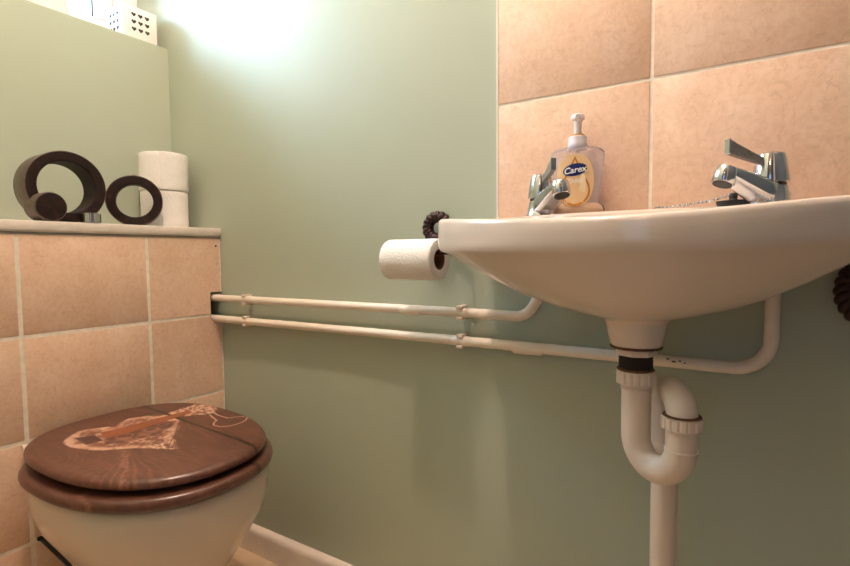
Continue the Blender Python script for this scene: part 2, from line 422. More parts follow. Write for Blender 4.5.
SEAM = [(-.05,-0.236),(0.131,-0.2375),(0.181,-0.2415),(0.295,-0.245),(0.394,-0.248),(0.430,-0.252),(0.50,-0.262)]
DIAG = [(0.197,-0.247),(0.256,-0.293),(0.311,-0.340)]
def lid_print(co):
    P = co[:, :2].astype(float); out = np.zeros((len(P), 4)); out[:, :3] = lin(120, 66, 48)[:3]
    def lay(alpha, col):
        al = np.clip(alpha, 0, 1)[:, None]; c = np.asarray(col); c = c[None, :3] if c.ndim == 1 else c
        oa = out[:, 3:4]; na = al+oa*(1-al)
        out[:, :3] = np.where(na > 1e-6, (c*al+out[:, :3]*oa*(1-al))/np.maximum(na, 1e-6), out[:, :3]); out[:, 3:4] = na
    soft = lambda d, w: np.clip(.5-d/w, 0, 1)
    n1 = vnoise(P, 70, 1); n2 = vnoise(P, 230, 2); n3 = vnoise(P, 30, 3)
    # pale fan of wood figure in front of the picture
    O = np.array([.150, -.455]); d = P-np.array([.262, -.385]); ang = np.arctan2(d[:, 1], d[:, 0]); rad = np.hypot(*d.T)
    fan = np.exp(-((ang+.42)/.5)**2)*(np.sin(ang*46+n3*5+rad*26) > .55)*np.exp(-((rad-.085)/.09)**2)
    lay(fan*.30, lin(172, 116, 92))
    st = polyline_dist(P, [(.264, -.387), (.327, -.420), (.40, -.460), (.43, -.48)])
    lay(soft(st-.004-.004*n1, .006)*(.06+.28*(n2 > .55)), lin(180, 126, 104))
    arc = np.abs(np.sin(np.hypot(P[:, 0]-.20, (P[:, 1]+.47)*1.0)*210+n3*6))
    lay((arc > .9)*np.exp(-((P[:, 0]-.25)/.08)**2-((P[:, 1]+.46)/.05)**2)*.22, lin(160, 104, 82))
    # shaded triangle on the right plank
    # pale carved body
    pale = np.array(lin(208, 170, 146)[:3]); dk = np.array(lin(128, 76, 60)[:3])
    inn = np.clip((-sdf(P, BODY)-.006)/.016, 0, 1)
    mixf = np.clip((n1*.55+n2*.45-.27-.13*inn)*2.4, 0, 1)[:, None]
    tex = pale*mixf+dk*(1-mixf)
    edge = np.clip(1-np.abs(sdf(P, BODY)+.007)/.008, 0, 1)[:, None]
    tex = tex*(1-edge*.4)+np.array(lin(214, 170, 144)[:3])*edge*.4
    fade = np.clip((P[:, 0]-.225)/.10, 0, 1)*np.clip((P[:, 1]+.40)/.05, 0, 1)
    lay(soft(sdf(P, BODY)-.003*(n1-.5), .004)*(1-.75*fade*(n2 < .62)), tex)
    u = np.clip((n1-.35)*3, 0, 1)[:, None]
    lay(soft(sdf(P, UNDER)-.004*(n2-.5), .004)*.92, np.array(lin(84, 46, 38)[:3])*(1-u)+np.array(lin(128, 82, 66)[:3])*u)
    for (cx, cy, r) in ((.193, -.352, .013), (.198, -.305, .012), (.222, -.335, .010), (.190, -.278, .009), (.222, -.39, .009)):
        rr_ = np.hypot(P[:, 0]-cx, P[:, 1]-cy)
        lay(soft(np.abs(rr_-r)-.0022, .002)*.25, lin(190, 140, 116)); lay(soft(rr_-r*.6, .003)*.6, lin(92, 48, 40))
    t2 = np.clip((n2-.3)*2.4, 0, 1)[:, None]
    lay(soft(sdf(P, HEAD)-.006*(n2-.5), .003), pale*t2*1.02+dk*(1-t2))
    lay(soft(polyline_dist(P, SEAM)-.0034, .0016), lin(26, 12, 10))
    lay(soft(sdf(P, STRAP), .002), np.array(lin(144, 78, 48)[:3])[None]*(.85+.3*vnoise(P*np.array([1, .2]), 160, 6))[:, None])
    lay(soft(polyline_dist(P, [STRAP[7], STRAP[6], STRAP[5], STRAP[4]])-.0008, .0014), lin(84, 42, 30))
    lay(soft(sdf(P, BRIDGE), .002), lin(76, 44, 44)); lay(soft(polyline_dist(P, BRIDGE[:2])-.0015, .002), lin(140, 104, 100))
    lay(soft(polyline_dist(P, DIAG)-.0009, .0014), lin(80, 40, 32))
    lay(soft(polyline_dist(P, LOOP)-.0016, .0016), lin(206, 160, 140))
    lay(soft(pdist(P, (.30, -.262), (.37, -.44))-.0005, .0012)*.5, lin(84, 40, 30))
    return out
def seat_print(co):
    P = co[:, :2].astype(float); out = np.zeros((len(P), 4)); out[:, :3] = lin(26, 12, 10)[:3]
    out[:, 3] = np.clip(1.6-np.abs(P[:, 1]+.262)/.0036, 0, 1)
    st = np.clip(1-np.abs(P[:, 1]+.482+.0)/.003, 0, 1)*(P[:, 0] > .3)
    out[st > .01, :3] = lin(176, 126, 102)[:3]; out[:, 3] = np.maximum(out[:, 3], st*.6)
    return out
# lid: fine polar grid so the printed picture is crisp, sloping 8 mm down to the front
NL, NR = 720, 200
o_ = np.array(egg(.4277, .1745, .1873, 2.6, 2.24, NL)); cen = np.array([.20, 0.])
LX, LYc = .0197-TX, -.317-TY; zt = lambda u: .4235-.008*u/.4277
V = [(LX+cen[0], LYc, zt(cen[0]))]; prof = [(1-k/NR)*1 for k in range(NR, -1, -1)]
prof = [k/NR for k in range(1, NR+1)]
def lring(inset, dz, scale=None):
    if scale is None: scale = 1
    d = o_-cen; ln = np.hypot(*d.T)[:, None]; p = cen+d*scale*(1-inset/ln)
    return [(LX+u, LYc+v, zt(u)+dz) for u, v in p]
R = [lring(.012, 0, k) for k in prof]
side = [(.0085, -.0004), (.0055, -.0014), (.003, -.003), (.0012, -.0052), (0.0002, -.008), (0, -.0105), (.0008, -.013), (.003, -.0152), (.007, -.0162)]
R += [lring(a, c) for a, c in side]
V += [q for r in R for q in r]; F = []
for j in range(NL): F.append((0, 1+j, 1+(j+1) % NL))
for i in range(len(R)-1):
    for j in range(NL):
        k = (j+1) % NL; F.append((1+i*NL+j, 1+(i+1)*NL+j, 1+(i+1)*NL+k, 1+i*NL+k))
F.append(tuple(1+(len(R)-1)*NL+j for j in range(NL))[::-1])
lid = mesh_obj('seat_lid', V, F, LIDM, toilet, True)
add_print(lid, lid_print); add_print(seat, seat_print)
# rubber buffers between seat and lid, hinge with two white caps
for u, v in ((.26, .105), (.26, -.105), (.12, .115), (.12, -.115)):
    tl(MB().lathe([(.006, SZ1-.0005), (.006, zt(u)-.0155)], 14, (u, v, 0)), 'buffer', BLACK)
for v in (-.114, .114):
    h = MB().tube([(-.011, v-.016, .3925), (-.011, v+.016, .3925)], .0065, 16); h.box((-.0185, v-.012, .3705), (.002, v+.012, .3915), bev=.003)
    tl(h, 'hinge', PLAST, autos=35)
# dark pipe leaning between boxing and bowl
pm = MB(); pts = fillet([(.0065, -.4200, .2035), (.062, -.3805, .128), (.062, -.3805, .004)], .02, 6)
pm.tube(dense(pts, .01), .0062, 16); pm.box((.0010, -.4285, .2010), (.0075, -.4145, .2080), bev=.001)
tag(pm.obj('waste_pipe', BLACK, autos=40), 'thin black pipe from the tiled boxing running down behind the toilet bowl', 'pipe')

# ------------------------------------------------------------------ ornaments on the shelf
ZS = .8206
def ring_vase(name, R_, r_, w, loc, rz, label, group=None):
    t = tag(empty(name, loc, rz), label, 'ornament', group); n = 72
    ci = lambda rad, x: [(x, rad*math.cos(2*PI*k/n), rad*math.sin(2*PI*k/n)) for k in range(n)]
    b = MB(); e = .002
    # front and back faces with the hole, then the hole's lining
    b.rings([ci(R_-e, 0), ci(r_+e, 0), ci(r_, -e), ci(r_, -w+e), ci(r_+e, -w), ci(R_-e, -w)], cap0=False, cap1=False)
    b.obj('ring_body', BROWN, t, autos=40)
    b = MB().rings([ci(R_-e, 0), ci(R_-e*.3, -e*.3), ci(R_, -e), ci(R_, -w+e), ci(R_-e*.3, -w+e*.3), ci(R_-e, -w)], cap0=False, cap1=False)
    b.obj('outer_band', BROWNSIDE, t, autos=40)
    b = MB().lathe([(.006, -.0015), (.0065, .001), (.0052, .0025)], 20, (-w/2, 0, R_)); b.obj('neck', BROWN, t)
    return t
ring_vase('ring_vase', .0735, .0525, .062, (-.030, -.333, ZS+.0735), -.04, 'large dark brown open ring ornament on the shelf, behind a small stub cylinder', 'brown ring ornaments on the shelf')
ring_vase('ring_vase.001', .0582, .0380, .036, (-.042, -.1925, ZS+.0582), -.52, 'smaller dark brown open ring ornament on the shelf, leaning next to the toilet rolls', 'brown ring ornaments on the shelf')
st = tag(empty('candle_holder', (-.004, -.3735, ZS+.0292), .02), 'short solid dark brown cylinder lying in front of the large ring ornament', 'ornament')
MB().lathe([(.0267, 0), (.0284, -.0015), (.0287, -.003), (.0287, -.047), (.027, -.0485)], 48, (0, 0, 0), (1, 0, 0), cap0=True).obj('cylinder_body', BROWNSIDE, st, autos=40)
MB().lathe([(.0267, .0), (.0262, .0008), (.016, .0012)], 48, (0, 0, 0), (1, 0, 0), cap0=False).obj('end_face', BROWN, st, autos=40)
tl_ = tag(empty('tealight_cup', (-.012, -.3000, ZS), 0), 'tiny silver tealight cup on the shelf between the two ring ornaments', 'candle')
MB().lathe([(.0165, 0), (.0185, .001), (.0188, .019), (.0196, .0195), (.0196, .0205), (.0178, .0205), (.0175, .004)], 40, cap1=True).obj('cup', CHROME, tl_, autos=40)
MB().lathe([(.0172, .004), (.0172, .015), (.003, .0145)], 32).obj('wax', WHT, tl_, autos=40)
MB().tube([(0, 0, .0145), (.001, 0, .0175)], .0008, 8).obj('wick', BLACK, tl_)

def paper_roll(name, R_, h, loc, label, group=None, core=.0205, ax=(0, 0, 1), tail=None):
    t = tag(empty(name, loc), label, 'toilet paper', group)
    q = Vector((0, 0, 1)).rotation_difference(Vector(ax)); e = .004
    b = MB(); n = 72
    def ci(rad, z): return [tuple(q@Vector((rad*math.cos(2*PI*k/n), rad*math.sin(2*PI*k/n), z))) for k in range(n)]
    b.rings([ci(core, e*.3), ci(core+.002, 0), ci(R_-e, 0), ci(R_-e*.3, e*.3), ci(R_, e)]+[ci(R_*(1+.004*math.sin(k*2.1)), e+(h-2*e)*k/8) for k in range(1, 8)]+[ci(R_, h-e), ci(R_-e*.3, h-e*.3), ci(R_-e, h), ci(core+.002, h), ci(core, h-e*.3)], cap0=False, cap1=False)
    if tail:
        a0 = tail; s = [a0+.02*k for k in range(16)]
        b.rings([[tuple(q@Vector(((R_+.0015*math.sin(PI*min(1, k/15)*.5))*math.cos(x), (R_+.0015*math.sin(PI*min(1, k/15)*.5))*math.sin(x), z))) for k, x in enumerate(s)] for z in (.003, h-.003)], closed=False, cap0=False, cap1=False)
    b.obj('paper', TISSUE, t, autos=40)
    b = MB().rings([ci(core, .001), ci(core, h-.001), ci(core-.0012, h-.001), ci(core-.0012, .001)], loop=True)
    b.obj('cardboard_core', CARD, t, autos=40); return t
paper_roll('toilet_roll', .0545, .092, (-.108, -.0820, ZS), 'white quilted toilet roll on the shelf corner, bottom of the stack', 'spare toilet rolls on the shelf', tail=5.6)
paper_roll('toilet_roll.001', .0565, .094, (-.108, -.0815, ZS+.0922), 'white quilted toilet roll on top of another in the shelf corner', 'spare toilet rolls on the shelf', tail=5.6)

# heart lantern cube on the sill
cx0, cx1, cy0, cy1, cz0, cz1 = -.31, -.2195, -.1085, -.0195, SILL+.0004, SILL+.0875
lan = tag(empty('tealight_lantern', ((cx0+cx1)/2, (cy0+cy1)/2, SILL)), 'white cube candle lantern with heart cut-outs on the window sill', 'lantern')
b = MB().box((cx0-lan.location.x, cy0-lan.location.y, .0004), (cx1-lan.location.x, cy1-lan.location.y, .0875), bev=.0022)
b.obj('lantern_body', CUBEW, lan, autos=30)
def heart(n=28):
    P = []
    for k in range(n):
        t = 2*PI*k/n; P.append((16*math.sin(t)**3/17, (13*math.cos(t)-5*math.cos(2*t)-2*math.cos(3*t)-math.cos(4*t))/17))
    return P
hx, hy = (cx1-cx0)/2, (cy1-cy0)/2
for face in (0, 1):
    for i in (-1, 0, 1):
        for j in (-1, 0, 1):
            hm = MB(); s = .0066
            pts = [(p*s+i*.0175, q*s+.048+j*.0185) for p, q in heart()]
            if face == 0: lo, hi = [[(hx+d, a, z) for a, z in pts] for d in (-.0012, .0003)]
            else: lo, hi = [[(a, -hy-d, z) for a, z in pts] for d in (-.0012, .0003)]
            hm.rings([lo, hi]); hm.obj('heart_cutout', HEARTD, lan, smooth=False)  # solid dark hearts, the shade of the hollow put into their colour
pot = tag(empty('sill_pot', (-.272, -.262, SILL)), 'pale pinkish white pot on the window sill left of the heart lantern', 'pot')
MB().lathe([(.046, .0004), (.050, .003), (.0505, .008), (.046, .04), (.043, .09), (.0425, .125), (.040, .125), (.040, .02)], 48).obj('pot_body', POTM, pot, autos=40)

# ------------------------------------------------------------------ pipes and clips
PR = .0088; PY = -.0205
def pipe(name, pts, r, label, joints):
    t = tag(empty(name, (0, PY, pts[0][2])), label, 'pipe')
    off = Vector((0, PY, pts[0][2]))
    P = [Vector(p)-off for p in dense(fillet(pts, r), .012)]
    MB().tube(P, [PR*(1+.03*math.sin(i*1.7)*math.sin(i*.31)) for i in range(len(P))], 20).obj('pipe_run', PIPEP, t)
    for x0, x1 in joints:
        z = pts[0][2]; MB().tube([(x0, 0, 0), (x0+.003, 0, 0), (x1-.003, 0, 0), (x1, 0, 0)], [PR, PR*1.13, PR*1.13, PR], 20).obj('pipe_joint', PIPEP, t)
    return t
pipe('upper_water_pipe', [(-.043, PY, .6425), (.7, PY, .6440), (.842, PY, .6432), (.868, PY, .6875), (.8735, PY, .7420)], .036,
     'upper cream painted water pipe on the sage wall, bending up under the basin', [(.585, .625), (.757, .775)])
pipe('lower_water_pipe', [(-.043, PY, .5895), (.7, PY, .5925), (1.1805, PY, .5912), (1.181, PY, .7435)], .042,
     'lower cream painted water pipe running behind the trap and up to the right tap', [(.818, .868), (.99, 1.03)])
low = bpy.data.objects['lower_water_pipe']; cm = MB()
for x, dz, w_ in ((1.058, .0045, .0035), (1.066, .0015, .0050), (1.074, .0030, .0026), (1.080, .0010, .0020)):
    a = math.asin(dz/PR); cm.box((x-w_/2, -PR*math.cos(a)-.0006, .0022+dz-.0009), (x+w_/2, -PR*math.cos(a)+.0012, .0022+dz+.0009), bev=.0002)
cm.obj('paint_chips', DARKVOID, low)
clip = None
for x, z, lab in ((.121, .6428, 'white pipe clip on upper pipe, next to the tiled boxing'), (.7175, .6440, 'white pipe clip on upper pipe, below the hanging toilet roll'),
                  (.121, .5903, 'white pipe clip on lower pipe, next to the tiled boxing'), (.7175, .5925, 'white pipe clip on lower pipe, below the hanging toilet roll')):
    if clip is None:
        clip = empty('pipe_clip', (0, 0, 0))
        b = MB(); b.box((-.0062, -.0003, -.006), (.0062, -.0125, .006), bev=.001); b.box((-.005, -.0002, -.004), (.005, -.004, .004))
        for s in (1, -1):
            b.box((-.0062, -.008, s*(PR-.0004)), (.0062, PY-.0085, s*(PR+.0040)), bev=.0012)
            b.box((-.0062, PY-.0060, s*(PR-.0018)), (.0062, PY-.0108, s*(PR+.0040)), bev=.0014)
        b.box((-.0062, -.009, -PR-.0034), (.0062, -.0125, PR+.0034), bev=.001)
        b.obj('clip_body', PLAST, clip, autos=35); c = clip
        MB().lathe([(.0028, 0), (.0026, .0012), (.001, .0014)], 14, (0, -.0125, 0), (0, -1, 0)).obj('screw_head', CHROME, clip)
    else: c = copy_tree(clip)
    c.location = (x, .0002, z); tag(c, lab, 'pipe clip', 'pipe clips on the sage wall')

# ------------------------------------------------------------------ basin
BX = 1.031; HXc, HYc = 1.0386, -.163
basin = tag(empty('wash_basin', (BX, 0, .79)), 'white ceramic wall-hung wash basin under the peach tile splashback', 'basin')
def plan(n=160):
    """outline of the basin seen from above, counter-clockwise from the back right corner"""
    hw = .2675; pts = []
    pts += [(hw-.010, -.0006), (hw-.003, -.01), (hw, -.03), (hw, -.10), (hw, -.150)]
    ctrl = [(hw, -.162), (hw-.001, -.174), (hw-.005, -.185), (hw-.012, -.194), (hw-.024, -.202)]
    arc = []
    for k in range(1, 40):
        x = (hw-.03)*(1-2*k/40); y = -.206-.094*max(0, (1-(abs(x)/(hw-.03))**2.1))**.92
        arc.append((x, y))
    left = [(-x, y) for x, y in reversed(ctrl)]; back = [(-hw, -.150), (-hw, -.10), (-hw, -.03), (-hw+.003, -.01), (-hw+.010, -.0006)]
    raw = pts+ctrl+arc+left+back
    raw += [(x, -.0006) for x in np.linspace(-hw+.03, hw-.03, 12)]
    raw = [Vector((x, y, 0)) for x, y in raw]+[Vector((raw[0][0], raw[0][1], 0))]
    L = [0]
    for a, c in zip(raw, raw[1:]): L.append(L[-1]+(c-a).length)
    out = []; i = 0
    for k in range(n):
        s = L[-1]*k/n
        while L[i+1] < s: i += 1
        out.append(raw[i].lerp(raw[i+1], (s-L[i])/max(1e-9, L[i+1]-L[i])))
    return np.array([(p.x+BX, p.y) for p in out])
PL = plan()
def rimz(x, y):
    """top of the rim: level deck at the back, front edge dipping slightly in the middle"""
    u = (x-BX)/.26
    zf = np.interp(u, [-1, -.896, -.747, -.597, -.448, -.299, -.149, 0, .149, .299, .448, .597, .747, .896, 1],
                   [.8008, .7990, .7954, .7926, .7903, .7886, .7875, .7871, .7878, .7894, .7924, .7957, .7994, .8008, .8015])
    fr = np.clip((-y-.10)/.09, 0, 1); fr = fr*fr*(3-2*fr)
    return .8052*(1-fr)+zf*fr
def apz(x, y):
    u = (x-BX)/.26; return .7545+.0030*u*u+.0055*np.clip(u-.2, 0, 1)+.014*np.clip((y+.20)/.10, 0, 1)+.007*np.clip(u-.4, 0, .6)/.6
def offs(P, d):
    nx = np.roll(P, -1, 0)-np.roll(P, 1, 0); nn = np.stack([nx[:, 1], -nx[:, 0]], 1); nn /= np.hypot(*nn.T)[:, None]
    # outline runs clockwise or counter-clockwise: pick the inward side
    cen = P.mean(0); sgn = np.sign(((P-cen)*nn).sum(1).mean()); q = P-sgn*nn*d
    q[:, 1] = np.minimum(q[:, 1], -.0006); return q
def ring_at(P, z): return [(x, y, float(zz)) for (x, y), zz in zip(P, np.broadcast_to(z, len(P)))]
def lerp(P, Q, t): return P*(1-t)+Q*t
ang = np.arctan2(PL[:, 1]-HYc, PL[:, 0]-HXc)
horn = lambda r: np.stack([HXc+r*np.cos(ang), HYc+r*np.sin(ang)], 1)
rz_ = rimz(PL[:, 0], PL[:, 1]); az_ = apz(PL[:, 0], PL[:, 1])
RG = []
RG.append(ring_at(horn(.024), .6350)); RG.append(ring_at(horn(.0282), .6350)); RG.append(ring_at(horn(.0302), .6375)); RG.append(ring_at(horn(.0335), .653)); RG.append(ring_at(horn(.0350), .6615)); RG.append(ring_at(horn(.0370), .6658)); RG.append(ring_at(horn(.0405), .6685))
U = offs(PL, .004)
for t, zt_ in ((.03, .6702), (.06, .6713), (.11, .6732), (.2, .6765), (.32, .6830), (.45, .6925), (.6, .7070), (.75, .7235), (.88, .7370), (.96, .7465)):
    f = 1-(1-t); P = lerp(horn(.0405), U, f); RG.append(ring_at(P, zt_+(az_-.7545)*t))
RG.append(ring_at(offs(PL, .0030), az_-.0050)); RG.append(ring_at(offs(PL, .0013), az_-.0018)); RG.append(ring_at(offs(PL, .0003), az_+.003)); RG.append(ring_at(PL, az_+.008))
RG.append(ring_at(PL, az_+(rz_-az_)*.5)); RG.append(ring_at(PL, rz_-.007)); RG.append(ring_at(offs(PL, .0012), rz_-.003)); RG.append(ring_at(offs(PL, .004), rz_-.0007)); RG.append(ring_at(offs(PL, .008), rz_))
RG.append(ring_at(offs(PL, .018), rz_-.0005))
BC = np.array([BX, -.175]); a2 = np.arctan2((PL[:, 1]-BC[1]), PL[:, 0]-BC[0])
oval = lambda rx, ry: np.stack([BC[0]+rx*np.cos(a2), BC[1]+ry*np.sin(a2)], 1)
RG.append(ring_at(oval(.205, .088), .7935)); RG.append(ring_at(oval(.195, .082), .785)); RG.append(ring_at(oval(.17, .072), .745)); RG.append(ring_at(oval(.12, .052), .715)); RG.append(ring_at(oval(.05, .026), .702)); RG.append(ring_at(oval(.022, .02), .700))
loc = lambda RGs: [[(x-BX, y, z-.79) for x, y, z in r] for r in RGs]
MB().rings(loc(RG), cap0=True, cap1=True).obj('basin_bowl', CERAMIC, basin, autos=70)
b = MB().lathe([(.021, .001), (.0215, .0025), (.017, .003), (.012, .001)], 32, (HXc-BX-.0036, -.175, .700-.79)); b.obj('plug_hole', CHROME, basin)

# taps
DECK = .8052
tap = None
for x, y, rz, lab in ((1.1730, -.078, math.radians(229), 'chrome lever tap on the right side of the basin, beside the black plug'),
                      (.8865, -.078, math.radians(-48), 'chrome lever tap on the left side of the basin, beside the soap bottle')):
    if tap is None:
        tap = empty('basin_tap', (0, 0, 0))
        b = MB()
        b.lathe([(.0225, 0), (.0225, .003), (.021, .005), (.0195, .014), (.018, .0235), (.0155, .0245)], 40)
        def sec(px, pz, w, h, tilt):
            o = []
            for k in range(28):
                a = 2*PI*k/28; cx_, sx_ = math.cos(a), math.sin(a); e = 2/4.2
                yy = w*math.copysign(abs(cx_)**e, cx_); hh = h*math.copysign(abs(sx_)**e, sx_)
                o.append((px-hh*math.sin(tilt), yy, pz+hh*math.cos(tilt)))
            return o
        b.rings([sec(-.016, .010, .013, .008, .25), sec(-.004, .0135, .0165, .0125, .35), sec(.018, .0185, .0165, .0135, .42), sec(.038, .0265, .0150, .0110, .42),
                 sec(.056, .0335, .0130, .0085, .38), sec(.068, .0372, .0118, .0066, .3)])
        b.lathe([(.0112, .0245), (.0124, .0260), (.0126, .0395), (.0116, .0440), (.008, .0460), (.002, .0464)], 36, (.0820, 0, .001), (-.40, 0, 1), cap0=True)
        b.obj('tap_body', CHROME, tap, autos=38)
        MB().lathe([(.0104, .0238), (.0104, .0247), (.009, .0246)], 28, (.0820, 0, .001), (-.40, 0, 1)).obj('spout_outlet', BLACK, tap)
        MB().lathe([(.0165, .0235), (.0165, .0275)], 32).obj('gasket', BLACK, tap)
        hub = MB().lathe([(.0180, .0270), (.0198, .0280), (.0196, .034), (.0160, .0565), (.0143, .0615), (.0110, .0635), (.004, .0640)], 40)
        hub.obj('handle_hub', CHROME, tap, autos=38)
        lv = MB()
        def bl(px, pz, w, h): return [(px, -w, pz-h), (px, w, pz-h), (px, w, pz+h), (px, -w, pz+h)]
        lv.rings([bl(.012, .0520, .0032, .0045), bl(.030, .0570, .0034, .0055), bl(.055, .0640, .0036, .0075), bl(.0655, .0675, .0038, .0086)])
        L_ = lv.obj('lever', [TEXCH], tap, autos=20)
        mod = L_.modifiers.new('bevel', 'BEVEL'); mod.width = .0012; mod.segments = 2
        MB().rings([bl(.0654, .0675, .0039, .0087), bl(.0672, .0680, .0034, .0080)]).obj('lever_tip', CHROME, tap, smooth=False)
        c = tap
    else:
        c = copy_tree(tap)
        for ch_ in c.children:
            if ch_.name.startswith(('lever', 'handle_hub')): ch_.rotation_euler = (0, 0, math.radians(-8))
    c.location = (x, y, DECK-.001); c.rotation_euler = (0, 0, rz); tag(c, lab, 'tap', 'chrome taps on the basin')

# plug and chain lying on the deck
plug = tag(empty('basin_plug', (1.1345, -.056, DECK-.0002), 0), 'black rubber basin plug lying beside the right tap', 'plug')
MB().lathe([(.0165, 0), (.0180, .004), (.0195, .0075), (.0195, .0095), (.006, .0105), (.0045, .0125), (.0052, .0165), (.0035, .0195), (.001, .020)], 36).obj('plug_body', BLACK, plug, autos=40)
ch = MB(); pp = [(1.1085, -.058, DECK+.0105), (1.090, -.063, DECK+.0085), (1.082, -.060, DECK+.0068), (1.073, -.064, DECK+.0062), (1.062, -.060, DECK+.0058), (1.052, -.063, DECK+.0055), (1.044, -.060, DECK+.0052)]
D = dense([(1.1345, -.056, DECK+.0185), (1.121, -.057, DECK+.0145)]+pp, .0042)
for p in D: ch.lathe([(.0004, -.0018), (.0016, -.0012), (.0019, 0), (.0016, .0012), (.0004, .0018)], 10, tuple(p))
ch.tube(D, .0006, 6)
ch.v = [(x-plug.location.x, y-plug.location.y, z-plug.location.z) for x, y, z in ch.v]
ch.obj('ball_chain', CHROME, plug)

# trap below the basin
trap = tag(empty('waste_trap', (HXc, HYc, .55)), 'cream plastic swivel waste trap under the basin with ribbed nuts', 'waste trap')
def tp(mb, name, mat, autos=40):
    mb.v = [(x-HXc, y-HYc, z-.55) for x, y, z in mb.v]; return mb.obj(name, mat, trap, autos=autos)
L1 = (HXc+.001, HYc); L2 = (1.0935, -.190); L3 = (1.067, -.114); TR = .0170
tp(MB().lathe([(.022, .6325), (.0290, .6328), (.0304, .6340), (.0300, .6356), (.024, .6362)], 40, (HXc, HYc, 0)), 'rust_ring', RUST)
bk = MB()
K = 64
def ribbed(r, d, z, n): return [((r-(d if (j % 4) in (0,) else 0))*math.cos(2*PI*j/n), (r-(d if (j % 4) in (0,) else 0))*math.sin(2*PI*j/n), z) for j in range(n)]
def nut(cx_, cy_, z0_, z1_, r, tilt=None):
    b_ = MB(); e = .0015
    b_.rings([[(cx_+x, cy_+y, z) for x, y, z in ribbed(rr_, dd, zz, K)] for rr_, dd, zz in ((r-.003, 0, z0_), (r, .0, z0_+e), (r, .0016, z0_+e*1.5), (r, .0016, z1_-e*1.5), (r, 0, z1_-e), (r-.004, 0, z1_))]); return b_
tp(MB().lathe([(.0215, .6238), (.0240, .6245), (.0240, .6318), (.0225, .6326)], 8, (HXc, HYc, 0)), 'back_nut', PLAST, 20)
tail = []
z = .6065
while z < .6235: tail += [(.0190, z), (.0200, z+.0008), (.0190, z+.0016)]; z += .0022
tp(MB().lathe(tail, 36, (HXc, HYc, 0)), 'threaded_tail', DARKVOID, 60)
tp(MB().lathe([(.0195, .6040), (.0222, .6060), (.0205, .6078), (.0190, .6075)], 36, (HXc, HYc, 0)), 'rust_ring', RUST)
tp(nut(L1[0], L1[1], .5875, .6055, .0232), 'inlet_nut', PLAST, 25)
def arc3(A, B, zc, drop, n=22):
    return [((A[0]+B[0])/2-(B[0]-A[0])/2*math.cos(PI*k/n), (A[1]+B[1])/2-(B[1]-A[1])/2*math.cos(PI*k/n), zc-drop*math.sin(PI*k/n)) for k in range(n+1)]
ub = [(L1[0], L1[1], .5885), (L1[0], L1[1], .57), (L1[0], L1[1], .555)]+arc3(L1, L2, .528, .037)+[(L2[0], L2[1], .551)]
b = MB().tube(dense(ub, .008), TR, 28); b.lathe([(TR, .5810), (TR+.0012, .5815), (TR+.0012, .5830), (TR, .5835)], 36, (*L1, 0)); b.lathe([(TR, .5225), (TR+.0012, .523), (TR+.0012, .5250), (TR, .5255)], 36, (*L2, 0))
tp(b, 'u_bend', PLAST)
tp(nut(L2[0], L2[1], .5485, .5640, .0218), 'swivel_nut', PLAST, 25)
tp(MB().lathe([(.0165, .5630), (.0206, .5640), (.0192, .5655), (.0170, .5655)], 36, (*L2, 0)), 'rust_ring', RUST)
ob = [(L2[0], L2[1], .560)]+arc3(L2, L3, .564, -.0165)+[(L3[0], L3[1], .55), (L3[0], L3[1], .500)]
tp(MB().tube(dense(ob, .008), .0166, 28), 'outlet_bend', PLAST)
tp(MB().lathe([(.0166, .493), (.0190, .4935), (.0190, .5005), (.0180, .501), (.0180, .505), (.0166, .5055)], 36, (*L3, 0)), 'outlet_collar', PLAST)
tp(MB().lathe([(.016, .4885), (.0184, .489), (.0184, .4926), (.016, .493)], 36, (*L3, 0)), 'rust_ring', RUST)
wp = MB().lathe([(.0155, .002), (.0160, .004), (.0160, .496), (.0155, .4965)], 36, (0, 0, 0))
w_ = wp.obj('drain_pipe', PLAST, trap); w_.location = (L3[0]-HXc, L3[1]-HYc, -.55)

# ------------------------------------------------------------------ soap bottle
SB = (.9292, -.0380)
soap = tag(empty('soap_bottle', (SB[0], SB[1], DECK-.0005), math.radians(16)), 'clear pump bottle of amber hand wash with navy oval label, behind left tap', 'soap bottle'); soap.scale = (1.028, 1.0, 1.028)
bprof = [(0, .033, .017), (.0015, .036, .0195), (.006, .0388, .021), (.0115, .0388, .021), (.016, .0365, .020), (.019, .0318, .0188), (.023, .0298, .0182), (.035, .0315, .0182), (.055, .0348, .0186),
         (.075, .0372, .019), (.088, .0383, .019), (.094, .0375, .0186), (.0975, .034, .0178), (.100, .027, .016), (.1015, .019, .0142), (.1025, .0135, .0128), (.104, .0118, .0118)]
def bw(z, k):
    for a, c in zip(bprof, bprof[1:]):
        if a[0] <= z <= c[0]: t = (z-a[0])/(c[0]-a[0]); return a[k]*(1-t)+c[k]*t
    return bprof[-1][k]
def bsec(z, w, d, n=56, e=2.5):
    o = []
    for k in range(n):
        a = 2*PI*k/n; c, s = math.cos(a), math.sin(a)
        o.append((w*math.copysign(abs(c)**(2/e), c), d*math.copysign(abs(s)**(2/e), s), z))
    return o
MB().rings([bsec(z, w, d) for z, w, d in bprof]+[bsec(.112, .0112, .0112, e=2)], cap1=False).obj('bottle_body', CLEARP, soap, autos=60)
MB().rings([bsec(z, w-.0016, d-.0016) for z, w, d in [(.0012, .033, .017)]+[q for q in bprof if .0015 < q[0] < .02]]+[bsec(.0192, .030, .0175)]).obj('hand_wash', LIQ, soap, autos=50)
MB().tube([(0, 0, .004), (0, 0, .11)], .0022, 10).obj('dip_tube', FROST, soap)
b = MB().lathe([(.0128, .0985), (.0138, .100), (.0138, .108), (.0134, .1085), (.0130, .1165), (.0115, .118)], 48); b.obj('collar', COLLAR, soap, autos=40)
